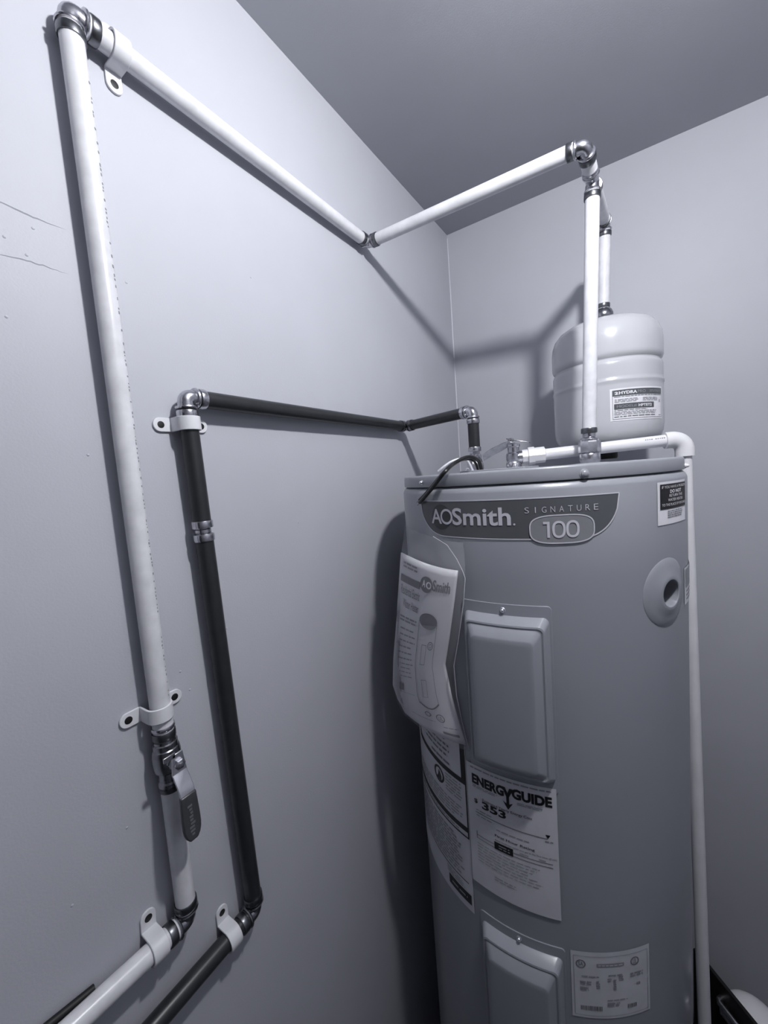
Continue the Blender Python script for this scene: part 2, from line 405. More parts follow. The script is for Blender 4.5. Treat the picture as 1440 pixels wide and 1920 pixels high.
# ================================================================== WATER HEATER
RIM = ZC; SEAM = ZC-.0258*K
wh = thing('water_heater', 'tall grey cylindrical electric water heater with printed labels', 'water heater', (HXY.x, HXY.y, 0))
HC3 = V((HXY.x, HXY.y, 0))
bz = SEAM+.001
BODY = G().lathe(HC3, (0, 0, 1), [(HR-.012, 0), (HR-.001, .001), (HR-.001, .03), (HR, .032)]+[(HR, z_) for z_ in sorted([.032+(bz-.043)*i/6 for i in range(1, 7)]+[ZC-.232*K-.03, ZC-.232*K+.03])]+[(HR-.0008, bz-.0085), (HR-.0028, bz-.0045), (HR-.0058, bz-.0015), (HR-.012, bz)], 128)
BODY = BODY.obj('tank_body', 'tank', wh)
rl = HR-.0034
G().lathe(HC3, (0, 0, 1), [(rl-.006, SEAM+.0012), (rl, SEAM+.0014), (rl+.0006, SEAM+.003), (rl, RIM-.0035), (rl-.0008, RIM-.0014), (rl-.0024, RIM-.0002), (rl-.0042, RIM), (rl-.006, RIM-.0008), (rl-.0075, RIM-.0024), (.12, RIM-.0022), (.0005, RIM-.002)], 128, cap=False).obj('top_lid', 'tanklid', wh)
def HP(th, z, off=0.):
    t = math.radians(th); return V((HXY.x+(HR+off)*math.cos(t), HXY.y+(HR+off)*math.sin(t), ZC+z*K))
def dome_screw(p, nrm, parent, r=.0045, mt='steel', name='screw'):
    g = G().lathe(p, nrm, [(r*1.1, -.001), (r*1.1, .0006), (r*.95, .0012)], 18)
    g.lathe(p, nrm, [(r*.8, .001), (r*.78, .003), (r*.55, .0044), (r*.2, .005)], 6 if False else 16)
    return g.obj(name, mt, parent)
def hn(th): t = math.radians(th); return V((math.cos(t), math.sin(t), 0))
dome_screw(HP(-121, -.014, -.0032), hn(-121), wh, .0036)
dome_screw(HP(-3.5, -.018, -.0025), hn(-3.5), wh, .0036, 'pvc')
dome_screw(HP(160, -.014, -.0025), hn(160), wh, .0036)
# the front lid screw pinches a small dent
dome_screw(HP(-59.7, -.0165, -.0032), hn(-59.7), wh, .006, 'tanklid')
# -------- prints on curved sheets
class Sheet:
    def __init__(s, f, aspect): s.f = f; s.asp = aspect; s.layers = {}
    def L(s, k): return s.layers.setdefault(k, G())
    def rect(s, k, s0, t0, s1, t1, off, n=None):
        n = n or max(1, int(abs(s1-s0)*14)+1); mrow = max(1, int(abs(t1-t0)*6)+1); vs = []; fs = []
        for j in range(mrow+1):
            for i in range(n+1): vs.append(s.f(s0+(s1-s0)*i/n, t0+(t1-t0)*j/mrow, off))
        for j in range(mrow):
            for i in range(n): q = j*(n+1)+i; fs.append((q, q+1, q+n+2, q+n+1))
        s.L(k).add(vs, fs)
    def frame(s, k, s0, t0, s1, t1, w, off):
        wt = w; ws = w/s.asp
        s.rect(k, s0, t0, s1, t0+wt, off); s.rect(k, s0, t1-wt, s1, t1, off); s.rect(k, s0, t0, s0+ws, t1, off); s.rect(k, s1-ws, t0, s1, t1, off)
    def ring(s, k, cs, ct, rt, w, off, n=28, fill=False):
        vs = []; fs = []
        for i in range(n):
            an = 2*PI*i/n
            for r in ((rt, max(rt-w, 0))): vs.append(s.f(cs+r/s.asp*math.cos(an), ct+r*math.sin(an), off))
        for i in range(n): j = (i+1) % n; fs.append((2*i, 2*j, 2*j+1, 2*i+1))
        if fill: 
            vs.append(s.f(cs, ct, off)); fs = [(2*i, 2*((i+1) % n), 2*n) for i in range(n)]
        s.L(k).add(vs, fs)
    def poly(s, k, pts, off): 
        s.L(k).add([s.f(p[0], p[1], off) for p in pts], [tuple(range(len(pts)))])
    def line(s, k, pts, w, off):
        vs = []; fs = []
        for i, p in enumerate(pts):
            q0 = pts[max(i-1, 0)]; q1 = pts[min(i+1, len(pts)-1)]
            dx = (q1[0]-q0[0])*s.asp; dy = q1[1]-q0[1]; l = math.hypot(dx, dy) or 1
            nx, ny = -dy/l*w/2/s.asp, dx/l*w/2
            vs += [s.f(p[0]+nx, p[1]+ny, off), s.f(p[0]-nx, p[1]-ny, off)]
        for i in range(len(pts)-1): fs.append((2*i, 2*i+1, 2*i+3, 2*i+2))
        s.L(k).add(vs, fs)
    def text(s, k, body, s0, t0, s1, t1, off, bold=0., spacing=1., slant=0.):
        vs, fs, bb = text2d(body, bold, spacing)
        w = bb[2]-bb[0]; h = bb[3]-bb[1]; out = []
        for x, y in vs:
            u = (x-bb[0])/w; v_ = (y-bb[1])/h
            out.append(s.f(s0+(s1-s0)*u, t0+(t1-t0)*v_+slant*(s1-s0)*u, off))
        s.L(k).add(out, fs)
    def greek(s, k, s0, t0, s1, t1, rows, off, fill=.55, ragged=.25, words=True):
        h = (t1-t0)/rows
        for i in range(rows):
            tb = t1-h*(i+1)+h*(1-fill)/2; e = s1-(s1-s0)*random.uniform(0, ragged); x = s0
            while x < e:
                l = random.uniform(.03, .10)*(1 if words else 3); x2 = min(x+l, e); s.rect(k, x, tb, x2, tb+h*fill, off, n=2); x = x2+.014
    def build(s, parent, names):
        for k, g in s.layers.items():
            if g.v: g.obj(names.get(k, 'print'), k, parent, smooth=0)['kind'] = 'stuff'
_tc = {}
def text2d(body, bold, spacing):
    key = (body, bold, spacing)
    if key in _tc: return _tc[key]
    cu = bpy.data.curves.new('t', 'FONT'); cu.body = body; cu.size = 1; cu.offset = bold; cu.space_character = spacing; cu.resolution_u = 3
    ob = bpy.data.objects.new('t', cu); col.objects.link(ob); bpy.context.view_layer.update()
    dg = bpy.context.evaluated_depsgraph_get(); me = bpy.data.meshes.new_from_object(ob.evaluated_get(dg))
    vs = [(v.co.x, v.co.y) for v in me.vertices]; fs = [tuple(p.vertices) for p in me.polygons]
    bpy.data.objects.remove(ob); bpy.data.curves.remove(cu); bpy.data.meshes.remove(me)
    bb = (min(v[0] for v in vs), min(v[1] for v in vs), max(v[0] for v in vs), max(v[1] for v in vs))
    _tc[key] = (vs, fs, bb); return _tc[key]
def tank_sheet(th0, th1, z0, z1):
    def f(s, t, off): return HP(th0+(th1-th0)*s, z0+(z1-z0)*t, off)
    return Sheet(f, abs(math.radians(th1-th0)*HR)/abs((z1-z0)*K))
def patch_cols(th0, th1, ztop, zbot, offs, n=40, k0=None):
    """curved plate whose top / bottom edges are functions of s in 0..1"""
    g = G(); vs = []; fs = []
    for i in range(n+1):
        s = i/n; th = th0+(th1-th0)*s
        zt = ztop(s); zb = zbot(s)
        for j in range(5): vs.append(HP(th, zt+(zb-zt)*j/4, offs))
    for i in range(n):
        for j in range(4): q = i*5+j; fs.append((q, q+5, q+6, q+1))
    g.add(vs, fs)
    # skirt back to the tank
    for jj, off2 in ((0, 0), (4, 0)):
        o = len(g.v)
        for i in range(n+1):
            s = i/n; g.v.append(HP(th0+(th1-th0)*s, (ztop, None, None, None, zbot)[jj](s), off2))
        for i in range(n): g.f.append((i*5+jj, (i+1)*5+jj, o+i+1, o+i))
    return g
# -------- logo badge
B0, B1 = -121.3, -49.3
def btop(s): return -.0505
def bbot(s):
    th = B0+(B1-B0)*s
    if th < -107: u = max(0, min(1, (th-B0)/14.3)); return -.0505-.0675*math.sqrt(max(0, 1-(1-u)**2.2))
    if th > -62: u = max(0, min(1, (B1-th)/12.7)); return -.0505-.0695*math.sqrt(max(0, 1-(1-u)**2.2))
    return -.118-.002*(th+107)/45
badge = patch_cols(B0, B1, btop, bbot, .0006, 90).obj('logo_badge', 'badge', wh, label='dark grey maker badge with silver outline')
bs = tank_sheet(0, 1, 0, 1); bs.f = lambda s, t, off: HP(s, t, off)
bs.asp = math.radians(1)*HR/K           # degrees against survey units
N = 90; edge = [(B0+(B1-B0)*i/N, btop(0)) for i in range(N+1)]; low = [(B0+(B1-B0)*i/N, bbot(i/N)) for i in range(N+1)]
LW = .0022
bs.line('badgelt', edge, LW, .0010)
bs.line('badgelt', [p for p in low if p[0] < -76.2], LW*.85, .0010); bs.line('badgelt', [p for p in low if p[0] > -58.5], LW, .0010)
bs.ring('badgedk', -109.3, -.0815, .0245, .0245, .0009, 40, fill=True)
bs.text('badgelt', 'A', -114.4, -.0945, -108.9, -.066, .0013, .012)
bs.ring('badgelt', -106.6, -.0803, .0148, .0042, .0013, 40)
bs.text('badgelt', 'Smith', -103.9, -.0955, -82.6, -.0635, .0013, .02)
bs.ring('badgelt', -81.6, -.0935, .0018, .0018, .0013, 14, fill=True)
for i, chx in enumerate('SIGNATURE'):
    c0 = -77.6+20.7*i/8
    wdt = .55 if chx == 'I' else 1.1
    bs.text('badgelt', chx, c0-wdt*(.25 if chx == 'I' else .62), -.0752, c0+wdt*(.25 if chx == 'I' else .62), -.0655, .0013, -.012)
# oval with 100
ov = G(); ovp = []; cth, cz, hwid, hh = -67.3, -.1035, 9.6, .0232
for i in range(64):
    an = 2*PI*i/64; ex = 3.2; cx_ = math.copysign(abs(math.cos(an))**(2/ex), math.cos(an)); sz_ = math.copysign(abs(math.sin(an))**(2/ex), math.sin(an))
    ovp.append((cth+hwid*cx_, cz+hh*sz_))
vs = [HP(cth, cz, .0014)]+[HP(p[0], p[1], .0014) for p in ovp]+[HP(p[0], p[1], 0) for p in ovp]
vs2 = [HP(cth+(p[0]-cth)*.5, cz+(p[1]-cz)*.5, .0014) for p in ovp]; nn_ = 64
fs = [(0, 129+i, 129+(i+1) % 64) for i in range(64)]+[(129+i, 1+i, 1+(i+1) % 64, 129+(i+1) % 64) for i in range(64)]+[(1+i, 65+i, 65+(i+1) % 64, 1+(i+1) % 64) for i in range(64)]
ov.add(vs+vs2, fs); ov.obj('number_oval', 'badgemid', badge)
bs.line('badgelt', ovp+[ovp[0]], LW*.9, .0018)
bs.line('badgelt', [(-72.9, -.0925), (-71.4, -.0915), (-71.4, -.1172)], .0042, .0021); bs.rect('badgelt', -72.9, -.0945, -71.0, -.0905, .00215)
for c0 in (-68.3, -64.2):
    zp = [(c0+1.62*math.copysign(abs(math.cos(2*PI*i/40))**.8, math.cos(2*PI*i/40)), -.1039+.0122*math.copysign(abs(math.sin(2*PI*i/40))**.8, math.sin(2*PI*i/40))) for i in range(41)]
    bs.line('badgelt', zp, .0038, .0021)
bs.build(badge, {'badgelt': 'lettering', 'badgedk': 'logo_disc'})
# -------- access panels
def round_rect_loop(hw, hh, rad, n=22):
    us = []
    for i in range(9): us.append(-hw+rad*(1-math.cos(PI/2*i/8)))
    mid = [-hw+rad+(2*hw-2*rad)*i/n for i in range(1, n)]
    us = us+mid+[-u for u in us[::-1]]
    def v(u):
        e = max(0, abs(u)-(hw-rad)); return hh-rad+math.sqrt(max(0, rad*rad-e*e))
    return [(u, v(u)) for u in us]+[(u, -v(u)) for u in us[::-1]]
def panel(zt, zb, ptop):
    th0 = -86.6; zc = (zt+zb)/2*K; hh = (zt-zb)/2*K; hwm = math.radians(14.4)*HR
    def P(u, v, off): t = math.radians(th0)+u/HR; return V((HXY.x+(HR+off)*math.cos(t), HXY.y+(HR+off)*math.sin(t), ZC+zc+v))
    def loops(L):
        g = G(); N0 = None; vs = []
        for hw, h_, rad, off in L:
            lp = round_rect_loop(hw, h_, rad); N0 = len(lp); vs += [P(u, v, off) for u, v in lp]
        fs = []
        for i in range(len(L)-1):
            for k in range(N0): k2 = (k+1) % N0; fs.append((i*N0+k, i*N0+k2, (i+1)*N0+k2, (i+1)*N0+k))
        b = (len(L)-1)*N0; half = N0//2
        for k in range(half-1): fs.append((b+k, b+k+1, b+N0-2-k, b+N0-1-k))
        return g.add(vs, fs)
    eh = (ptop-zt)*K
    pl = loops([(hwm+.0035, hh+eh, .006, -.0005), (hwm+.0035, hh+eh, .006, .0009), (hwm+.003, hh+eh-.0005, .0055, .0013)])
    po = pl.obj('access_panel', 'tank', wh)
    pn = loops([(hwm, hh, .008, .0008), (hwm-.0006, hh-.0006, .008, .003), (hwm-.0075, hh-.0088, .008, .0150), (hwm-.0095, hh-.0110, .007, .0156), (hwm-.0105, hh-.0122, .007, .0148), (hwm-.0118, hh-.0138, .007, .0148), (hwm-.0125, hh-.0146, .007, .0154), (hwm-.0205, hh-.0245, .007, .0255), (hwm-.0225, hh-.0268, .006, .0263), (hwm-.027, hh-.033, .006, .0265)])
    pn.obj('raised_pan', 'tank', po)
    sp = P(-.0005, (ptop-zt)*K*.45+hh, .001)
    dome_screw(sp, hn(th0), po, .0036)
    return po
panel(-.254, -.552, -.234); panel(-.891, -1.21, -.872)
# -------- energy guide label
eg = tank_sheet(-104.2, -72.2, -.815, -.5615); 
eg.rect('paper', 0, 0, 1, 1, .0020, 16)
egl = eg.layers.pop('paper').obj('energy_label', 'paper', wh, smooth=60, label='pale paper energy cost label with bold black heading')
A_ = .0024
eg.greek('inkl', .06, .962, .95, .985, 1, A_, .5, 0)
eg.text('ink', 'ENERG', .075, .845, .46, .925, A_, .05)
eg.text('ink', 'GUIDE', .545, .855, .955, .935, A_, .05)
eg.poly('ink', [(.44, .925), (.475, .925), (.50, .885), (.525, .925), (.565, .925), (.515, .855), (.515, .80), (.555, .815), (.5, .755), (.445, .815), (.485, .80), (.485, .855)], A_+.0002)
eg.greek('inkl', .075, .815, .38, .838, 2, A_, .5, .1); eg.greek('inkl', .60, .815, .86, .838, 2, A_, .5, .1)
eg.text('ink', 'Estimated Yearly Energy Cost', .2, .725, .75, .752, A_, 0)
eg.text('ink', '$', .09, .685, .135, .725, A_, .02); eg.text('ink', '353', .19, .668, .47, .73, A_, .035)
eg.line('inkg', [(.1+.8*i/10, .615) for i in range(11)], .006, A_)
eg.greek('inkl', .11, .628, .3, .645, 1, A_, .5, 0); eg.greek('inkl', .11, .585, .30, .60, 1, A_, .5, 0)
eg.poly('ink', [(.875, .645), (.925, .645), (.9, .618)], A_); eg.greek('inkl', .87, .585, .95, .602, 1, A_, .6, 0)
eg.greek('inkl', .35, .545, .72, .56, 1, A_, .5, 0)
eg.text('ink', 'First Hour Rating', .33, .488, .76, .512, A_, .01)
eg.text('inkg', '(how much hot water you get in the first hour of use)', .33, .455, .98, .475, A_, 0)
eg.line('inkg', [(.1+.84*i/10, .425) for i in range(11)], .005, A_); eg.line('inkg', [(.1+.84*i/10, .398) for i in range(11)], .005, A_)
eg.line('inkg', [(.103, .40), (.103, .455)], .006, A_)
eg.rect('ink', .32, .392, .53, .452, A_+.0002); eg.greek('inkl', .37, .402, .5, .442, 2, A_+.0004, .4, .1)
eg.greek('inkl', .6, .435, .70, .447, 1, A_, .5, 0); eg.greek('inkl', .8, .435, .87, .447, 1, A_, .5, 0)
eg.greek('inkl', .1, .20, .93, .37, 7, A_, .22, .4); eg.greek('inkl', .3, .12, .6, .16, 2, A_, .3, .2)
eg.build(egl, {'ink': 'bold_print', 'inkg': 'grey_print', 'inkl': 'fine_print'})
# -------- caution label on the left side
A_ = .0012
wn = tank_sheet(-153, -104.6, -.898, -.52)
wn.rect('paper', 0, 0, 1, 1, .0007, 20)
wnl = wn.layers.pop('paper').obj('caution_label', 'paper', wh, smooth=60, label='large pale paper caution label with black borders and small print')
def wq(th0, th1, z0, z1): return ((th0+153)/48.4, (z0+.898)/.378, (th1+153)/48.4, (z1+.898)/.378)
def wr(k, *q, off=A_): r_ = wq(*q); wn.rect(k, r_[0], r_[1], r_[2], r_[3], off)
def wg(k, *q, rows=4, fill=.4, ragged=.25, off=A_): r_ = wq(*q); wn.greek(k, r_[0], r_[1], r_[2], r_[3], rows, off, fill, ragged)
wr('ink', -107.2, -104.9, -.613, -.524); wr('ink', -141, -104.9, -.619, -.608); wr('ink', -141, -139.2, -.609, -.54)
wr('ink', -105.5, -104.9, -.735, -.613); wr('ink', -150, -104.9, -.722, -.711); wr('ink', -150, -104.9, -.735, -.732)
wg('inkg', -131, -113, -.588, -.53, rows=5, ragged=.3); wg('inkg', -126, -112, -.604, -.592, rows=1)
q0 = wq(-121, 0, -.643, 0); wn.ring('ink', q0[0], q0[1], .048, .012, A_); wn.poly('ink', [(q0[0]-.035, q0[1]-.03), (q0[0]+.03, q0[1]-.035), (q0[0]+.035, q0[1]-.005), (q0[0], q0[1]+.028), (q0[0]-.012, q0[1]-.004)], A_)
wg('inkl', -116.5, -107, -.663, -.622, rows=6, ragged=.15); wg('inkl', -146, -107, -.706, -.672, rows=5, ragged=.15)
wg('inkl', -140, -108, -.7295, -.7245, rows=1, fill=.6, ragged=.1)
wg('inkl', -146, -107, -.832, -.745, rows=12, fill=.5, ragged=.15); wr('ink', -146, -106.5, -.8385, -.8365)
wg('inkl', -119, -108.5, -.858, -.843, rows=3, ragged=.2)
wr('ink', -118, -105.6, -.883, -.861); wg('inkl', -116, -107, -.876, -.868, rows=1, fill=.5, ragged=.1, off=A_+.0003)
wn.build(wnl, {'ink': 'bold_print', 'inkg': 'grey_print', 'inkl': 'fine_print'})
# -------- rating label
rt = tank_sheet(-69.7, -41.8, -1.004, -.871)
rt.rect('rating', 0, 0, 1, 1, .0007, 14)
rtl = rt.layers.pop('rating').obj('rating_label', 'rating', wh, smooth=60, label='small silver-grey rating label with two round approval marks')
rt.frame('inkl', .03, .04, .97, .94, .006, A_)
for cx_ in (.115, .785):
    rt.ring('inkg', cx_, .82, .062, .013, A_); 
rt.text('inkg', 'SA', .085, .79, .145, .85, A_, .01); rt.text('inkg', 'UL', .76, .785, .81, .855, A_, 0)
rt.rect('inkl', .3, .785, .64, .835, A_); rt.greek('rating', .32, .795, .62, .825, 1, A_+.0003, .5, 0)
for q in ((.12, .62, .33, .65), (.1, .5, .24, .57), (.29, .45, .34, .58), (.10, .41, .2, .48), (.43, .55, .49, .62), (.5, .43, .54, .6), (.57, .56, .63, .65), (.44, .64, .62, .67), (.72, .58, .9, .66), (.8, .45, .86, .5), (.42, .27, .7, .29), (.42, .18, .58, .25)):
    rt.greek('inkl', *q, max(1, int((q[3]-q[1])/.03)), A_, .6, .1)
x = .1
while x < .35: 
    l = random.uniform(.004, .012); rt.rect('inkg', x, .12, x+l, .19, A_, 1); x += l+random.uniform(.004, .01)
x = .68
while x < .8: 
    l = random.uniform(.004, .012); rt.rect('inkg', x, .13, x+l, .19, A_, 1); x += l+random.uniform(.004, .01)
rt.build(rtl, {'inkg': 'grey_print', 'inkl': 'fine_print', 'rating': 'fine_print'})
# -------- notice label top right
dn_ = tank_sheet(-34.2, -14.3, -.1135, -.0405)
dn_.rect('paperw', 0, 0, 1, 1, .0007, 10)
dnl = dn_.layers.pop('paperw').obj('notice_label', 'paperw', wh, smooth=60, label='white notice label with black upper block')
dn_.rect('ink', .06, .36, .985, .945, A_)
for (txt, q, bd) in (('IF YOU HAVE A PROBLEM', (.1, .845, .94, .905), .0), ('DO NOT', (.33, .725, .74, .805), .03), ('RETURN THIS', (.31, .635, .79, .70), .0), ('WATER HEATER', (.27, .535, .81, .60), .0), ('TO THE PLACE OF PURCHASE', (.1, .43, .94, .49), .0)):
    dn_.text('paperw', txt, *q, A_+.0003, bd)
dn_.greek('inkg', .26, .14, .82, .33, 4, A_, .45, .1)
dn_.build(dnl, {'ink': 'black_block', 'paperw': 'lettering', 'inkg': 'fine_print'})
sm = tank_sheet(-16, 4, -.272, -.203); sm.rect('paperw', 0, 0, 1, 1, .0007, 8)
sml = sm.layers.pop('paperw').obj('side_label', 'paperw', wh, smooth=60)
sm.rect('inkl', .06, .45, .94, .95, A_); sm.greek('inkg', .1, .08, .9, .4, 3, A_, .4, .2); sm.build(sml, {'inkl': 'print_block', 'inkg': 'fine_print'})
# -------- round port collar
cth_, cz_ = -29.6, -.232; pc = HP(cth_, cz_, 0); pn_ = hn(cth_)
g = G().lathe(pc, pn_, [(.0482, -.012), (.0486, -.0035), (.0482, .0002), (.0465, .0012), (.038, .0026), (.030, .0042), (.0245, .0060), (.0208, .0066), (.0192, .0064), (.0184, .0050), (.0182, -.010), (.0182, -.032)], 56, cap=False)
for i, vtx in enumerate(g.v):       # the flange follows the tank
    rel = vtx-pc; ut = rel.dot(V((-pn_.y, pn_.x, 0)))
    if i < 56*9: g.v[i] = vtx-pn_*(ut*ut/(2*HR))
g.obj('port_collar', 'tank', wh, label='round grey collar around a foam-filled port')
G().lathe(pc, pn_, [(.0183, -.031), (.010, -.028), (.002, -.029)], 32).obj('port_plug', 'foam', wh)
cut = G().lathe(pc, pn_, [(.0188, -.04), (.0188, .02)], 40).obj('cut', 'foam')
bmd = BODY.modifiers.new('port', 'BOOLEAN'); bmd.object = cut; bmd.operation = 'DIFFERENCE'
bpy.context.view_layer.update()
cutme = bpy.data.meshes.new_from_object(BODY.evaluated_get(bpy.context.evaluated_depsgraph_get()))
BODY.modifiers.clear(); BODY.data = cutme; bpy.data.objects.remove(cut)
# -------- junction plate and hole cover on the lid
pz = RIM-.002
G().box((HXY.x-.068, HXY.y-.17, pz), (HXY.x+.035, HXY.y-.075, pz+.0045)).obj('wiring_cover', 'tanklid', wh, bevel=.0012)
for sx in (-.055, .02): dome_screw(V((HXY.x+sx, HXY.y-.165, pz+.0045)), V((0, 0, 1)), wh, .004)
# nipple collars
for p in (coldN, hotN): G().lathe(V((p.x, p.y, pz)), (0, 0, 1), [(.032, 0), (.030, .0022), (.018, .003), (.014, .003)], 28).obj('nipple_collar', 'tanklid', wh)
# ================================================================== RELIEF VALVE + DRAIN PIPE
tp = ony(963, 856, .985*K); tp.z = ZC+.021
tv = thing('relief_valve', 'bright metal relief valve with a flat lever on the heater top', 'relief valve', (tp.x, tp.y, RIM))
ELB = ony(1283, 829, 1.10*K); ELB.z = ZC+.031
ddir = U(V((ELB.x-tp.x, ELB.y-tp.y, ELB.z-tp.z)))
b0 = V((tp.x, tp.y, RIM-.002))
G().lathe(b0, (0, 0, 1), [(.0125, 0), (.0125, .005), (.0145, .006), (.0145, .013), (.0125, .016), (.0140, .021), (.0140, .031), (.0110, .034), (.0110, .043), (.0125, .045), (.0125, .049), (.006, .051)], 20).obj('valve_body', 'brass', tv)
G().sweep([tp, tp+ddir*.026], .0125, 18).obj('outlet', 'brass', tv)
lv = G(); lp = V((tp.x, tp.y, RIM+.05)); ld = U(V((-1, -.32, -.42)))
ls = U(ld.cross(V((0, 0, 1)))); ln = ls.cross(ld)
q = ony(907, 861, tp.y-.01)
def flat(g, pts, hw, th):
    vs = []; fs = []
    for i, p in enumerate(pts):
        t = U(pts[min(i+1, len(pts)-1)]-pts[max(i-1, 0)]); nn2 = U(ls.cross(t))
        w_ = hw[i]; vs += [p-ls*w_+nn2*th, p+ls*w_+nn2*th, p+ls*w_-nn2*th, p-ls*w_-nn2*th]
    for i in range(len(pts)-1):
        for k in range(4): fs.append((i*4+k, i*4+(k+1) % 4, i*4+4+(k+1) % 4, i*4+4+k))
    fs += [(0, 3, 2, 1), tuple((len(pts)-1)*4+k for k in range(4))]; return g.add(vs, fs)
ls = U(V((.12, -.62, .78)))
flat(lv, [lp+V((.004, -.004, -.004)), lp+V((-.006, -.006, -.001)), lp+(q-lp)*.30+V((0, -.004, .003)), lp+(q-lp)*.7+V((0, -.004, .004)), q+V((0, -.002, .003))], [.005, .0060, .0080, .0086, .0080], .0009)
lv.obj('lever', 'brass', tv, bevel=.0004)
G().obox(lp+V((.010, 0, .003)), U(V((1, .25, -.28)))*.021, V((0, .007, 0)), V((0, 0, .0011))).obj('lever_plate', 'brass', tv, bevel=.0006)
G().lathe(lp+V((-.004, 0, .003)), (0, 0, 1), [(.006, 0), (.006, .005), (.004, .0065)], 12).obj('lever_post', 'brass', tv)
dp = thing('relief_drain_pipe', 'thin white drain pipe crossing the heater top and dropping down its side', 'pipe', (ELB.x, ELB.y, 0))
RD = .0105
ad = tp+ddir*.016
G().lathe(ad, ddir, [(.0135, 0), (.0135, .010), (.0170, .011), (.0170, .022), (.0150, .023), (.0150, .040), (.0138, .041), (RD, .042)], 8).obj('threaded_adapter', 'pvc', dp)
drop = V((ELB.x+.028*K*1.25, ELB.y, .10))
ed = U(drop-ELB)
pipe(ad+ddir*.03, ELB-ddir*.02, 'pvc', dp, RD)
bx = ad+ddir*.21
g = G()
for k in range(10):
    if k != 4: g.obox(bx+ddir*.0032*k+V((.0, -RD*.96, .002)), ddir*random.uniform(.0006, .0013), V((0, .0002, 0)), V((0, 0, .0036)))
g.obj('pipe_print', 'inkl', dp, smooth=0)['kind'] = 'stuff'
pts = [ELB-ddir*.030]+arc_corner(ELB, -ddir, ed, .021, 9)+[ELB+ed*.031]
g = G().sweep(pts, .0145, 22); g.obj('elbow', 'pvc', dp)
pipe(ELB+ed*.028, drop, 'pvc', dp, RD)
# ================================================================== EXPANSION TANK
RE = .1232*XS*K; zr = lambda z: z*XS*K
et = thing('expansion_tank', 'pale grey expansion tank hanging from the pipe behind the heater top', 'expansion tank', (EXC.x, EXC.y, ZC+zr(.03)))
EC = V((EXC.x, EXC.y, ZC))
prof = [(.0005, zr(.036)), (RE*.5, zr(.037)), (RE*.74, zr(.0395)), (RE*.86, zr(.0445)), (RE*.94, zr(.054)), (RE*.985, zr(.068)), (RE, zr(.085)), (RE, zr(.092)), (RE, zr(.174)), (RE, zr(.180)), (RE*1.012, zr(.1830)), (RE*1.012, zr(.187)), (RE*.998, zr(.1905)), (RE*.998, zr(.195)), (RE*.998, zr(.219)), (RE*.998, zr(.225)), (RE*.985, zr(.2305)), (RE*.955, zr(.2345)), (RE*.955, zr(.237)), (RE*.99, zr(.2415)), (RE*1.008, zr(.248)), (RE*1.008, zr(.253)), (RE*1.008, zr(.278)), (RE*1.006, zr(.287)), (RE*.99, zr(.302)), (RE*.945, zr(.318)), (RE*.86, zr(.331)), (RE*.72, zr(.341)), (RE*.5, zr(.348)), (RE*.2, zr(.351)), (.0005, zr(.352))]
G().lathe(EC, (0, 0, 1), prof, 72, cap=False).obj('tank_shell', 'exp', et)
G().lathe(EC, (0, 0, 1), [(.022, zr(.3495)), (.0185, zr(.3535)), (.0175, zr(.3595)), (.0115, zr(.3605))], 24).obj('neck', 'pvc', et)
G().lathe(EC, (0, 0, 1), [(.018, zr(.008)), (.020, zr(.012)), (.020, zr(.041))], 20).obj('air_valve_cap', 'black', et)
def exf(s, t, off):
    th = math.radians(-82+(62.5)*s); z = zr(.092+(.073)*t); return V((EXC.x+(RE+off)*math.cos(th), EXC.y+(RE+off)*math.sin(th), ZC+z))
el = Sheet(exf, math.radians(62.5)*RE/zr(.073)); el.rect('paperw', 0, 0, 1, 1, .0006, 16)
ell = el.layers.pop('paperw').obj('maker_label', 'paperw', et, smooth=60, label='white label with dark heading bars')
el.frame('inkg', .035, .05, .965, .95, .012, A_)
el.rect('badge', .035, .77, .965, .95, A_); el.rect('badge', .06, .355, .745, .525, A_)
el.text('paperw', '2', .07, .81, .125, .90, A_+.0003, .05); el.text('paperw', 'HYDRA', .135, .81, .42, .905, A_+.0003, .04); el.text('inkl', 'PRO', .43, .815, .57, .905, A_+.0003, 0)
el.greek('inkl', .65, .82, .92, .90, 2, A_+.0003, .4, .05)
el.text('inkl', 'MODEL#', .1, .395, .41, .48, A_+.0003, 0); el.text('paperw', 'HPTET2', .44, .395, .69, .48, A_+.0003, .03)
el.greek('inkg', .06, .725, .94, .755, 1, A_, .6, 0); el.greek('inkl', .07, .56, .46, .68, 3, A_, .5, .2); el.greek('inkl', .52, .56, .84, .68, 3, A_, .5, .1)
el.greek('inkg', .06, .30, .6, .34, 1, A_, .5, 0); el.greek('inkl', .06, .17, .80, .29, 3, A_, .5, .05); el.greek('inkg', .06, .10, .80, .15, 1, A_, .6, .05)
el.greek('inkl', .88, .52, .93, .60, 3, A_, .5, .1); el.greek('inkg', .87, .10, .94, .13, 1, A_, .5, 0)
el.build(ell, {'inkg': 'grey_print', 'badge': 'heading_bar', 'paperw': 'lettering', 'inkl': 'fine_print'})
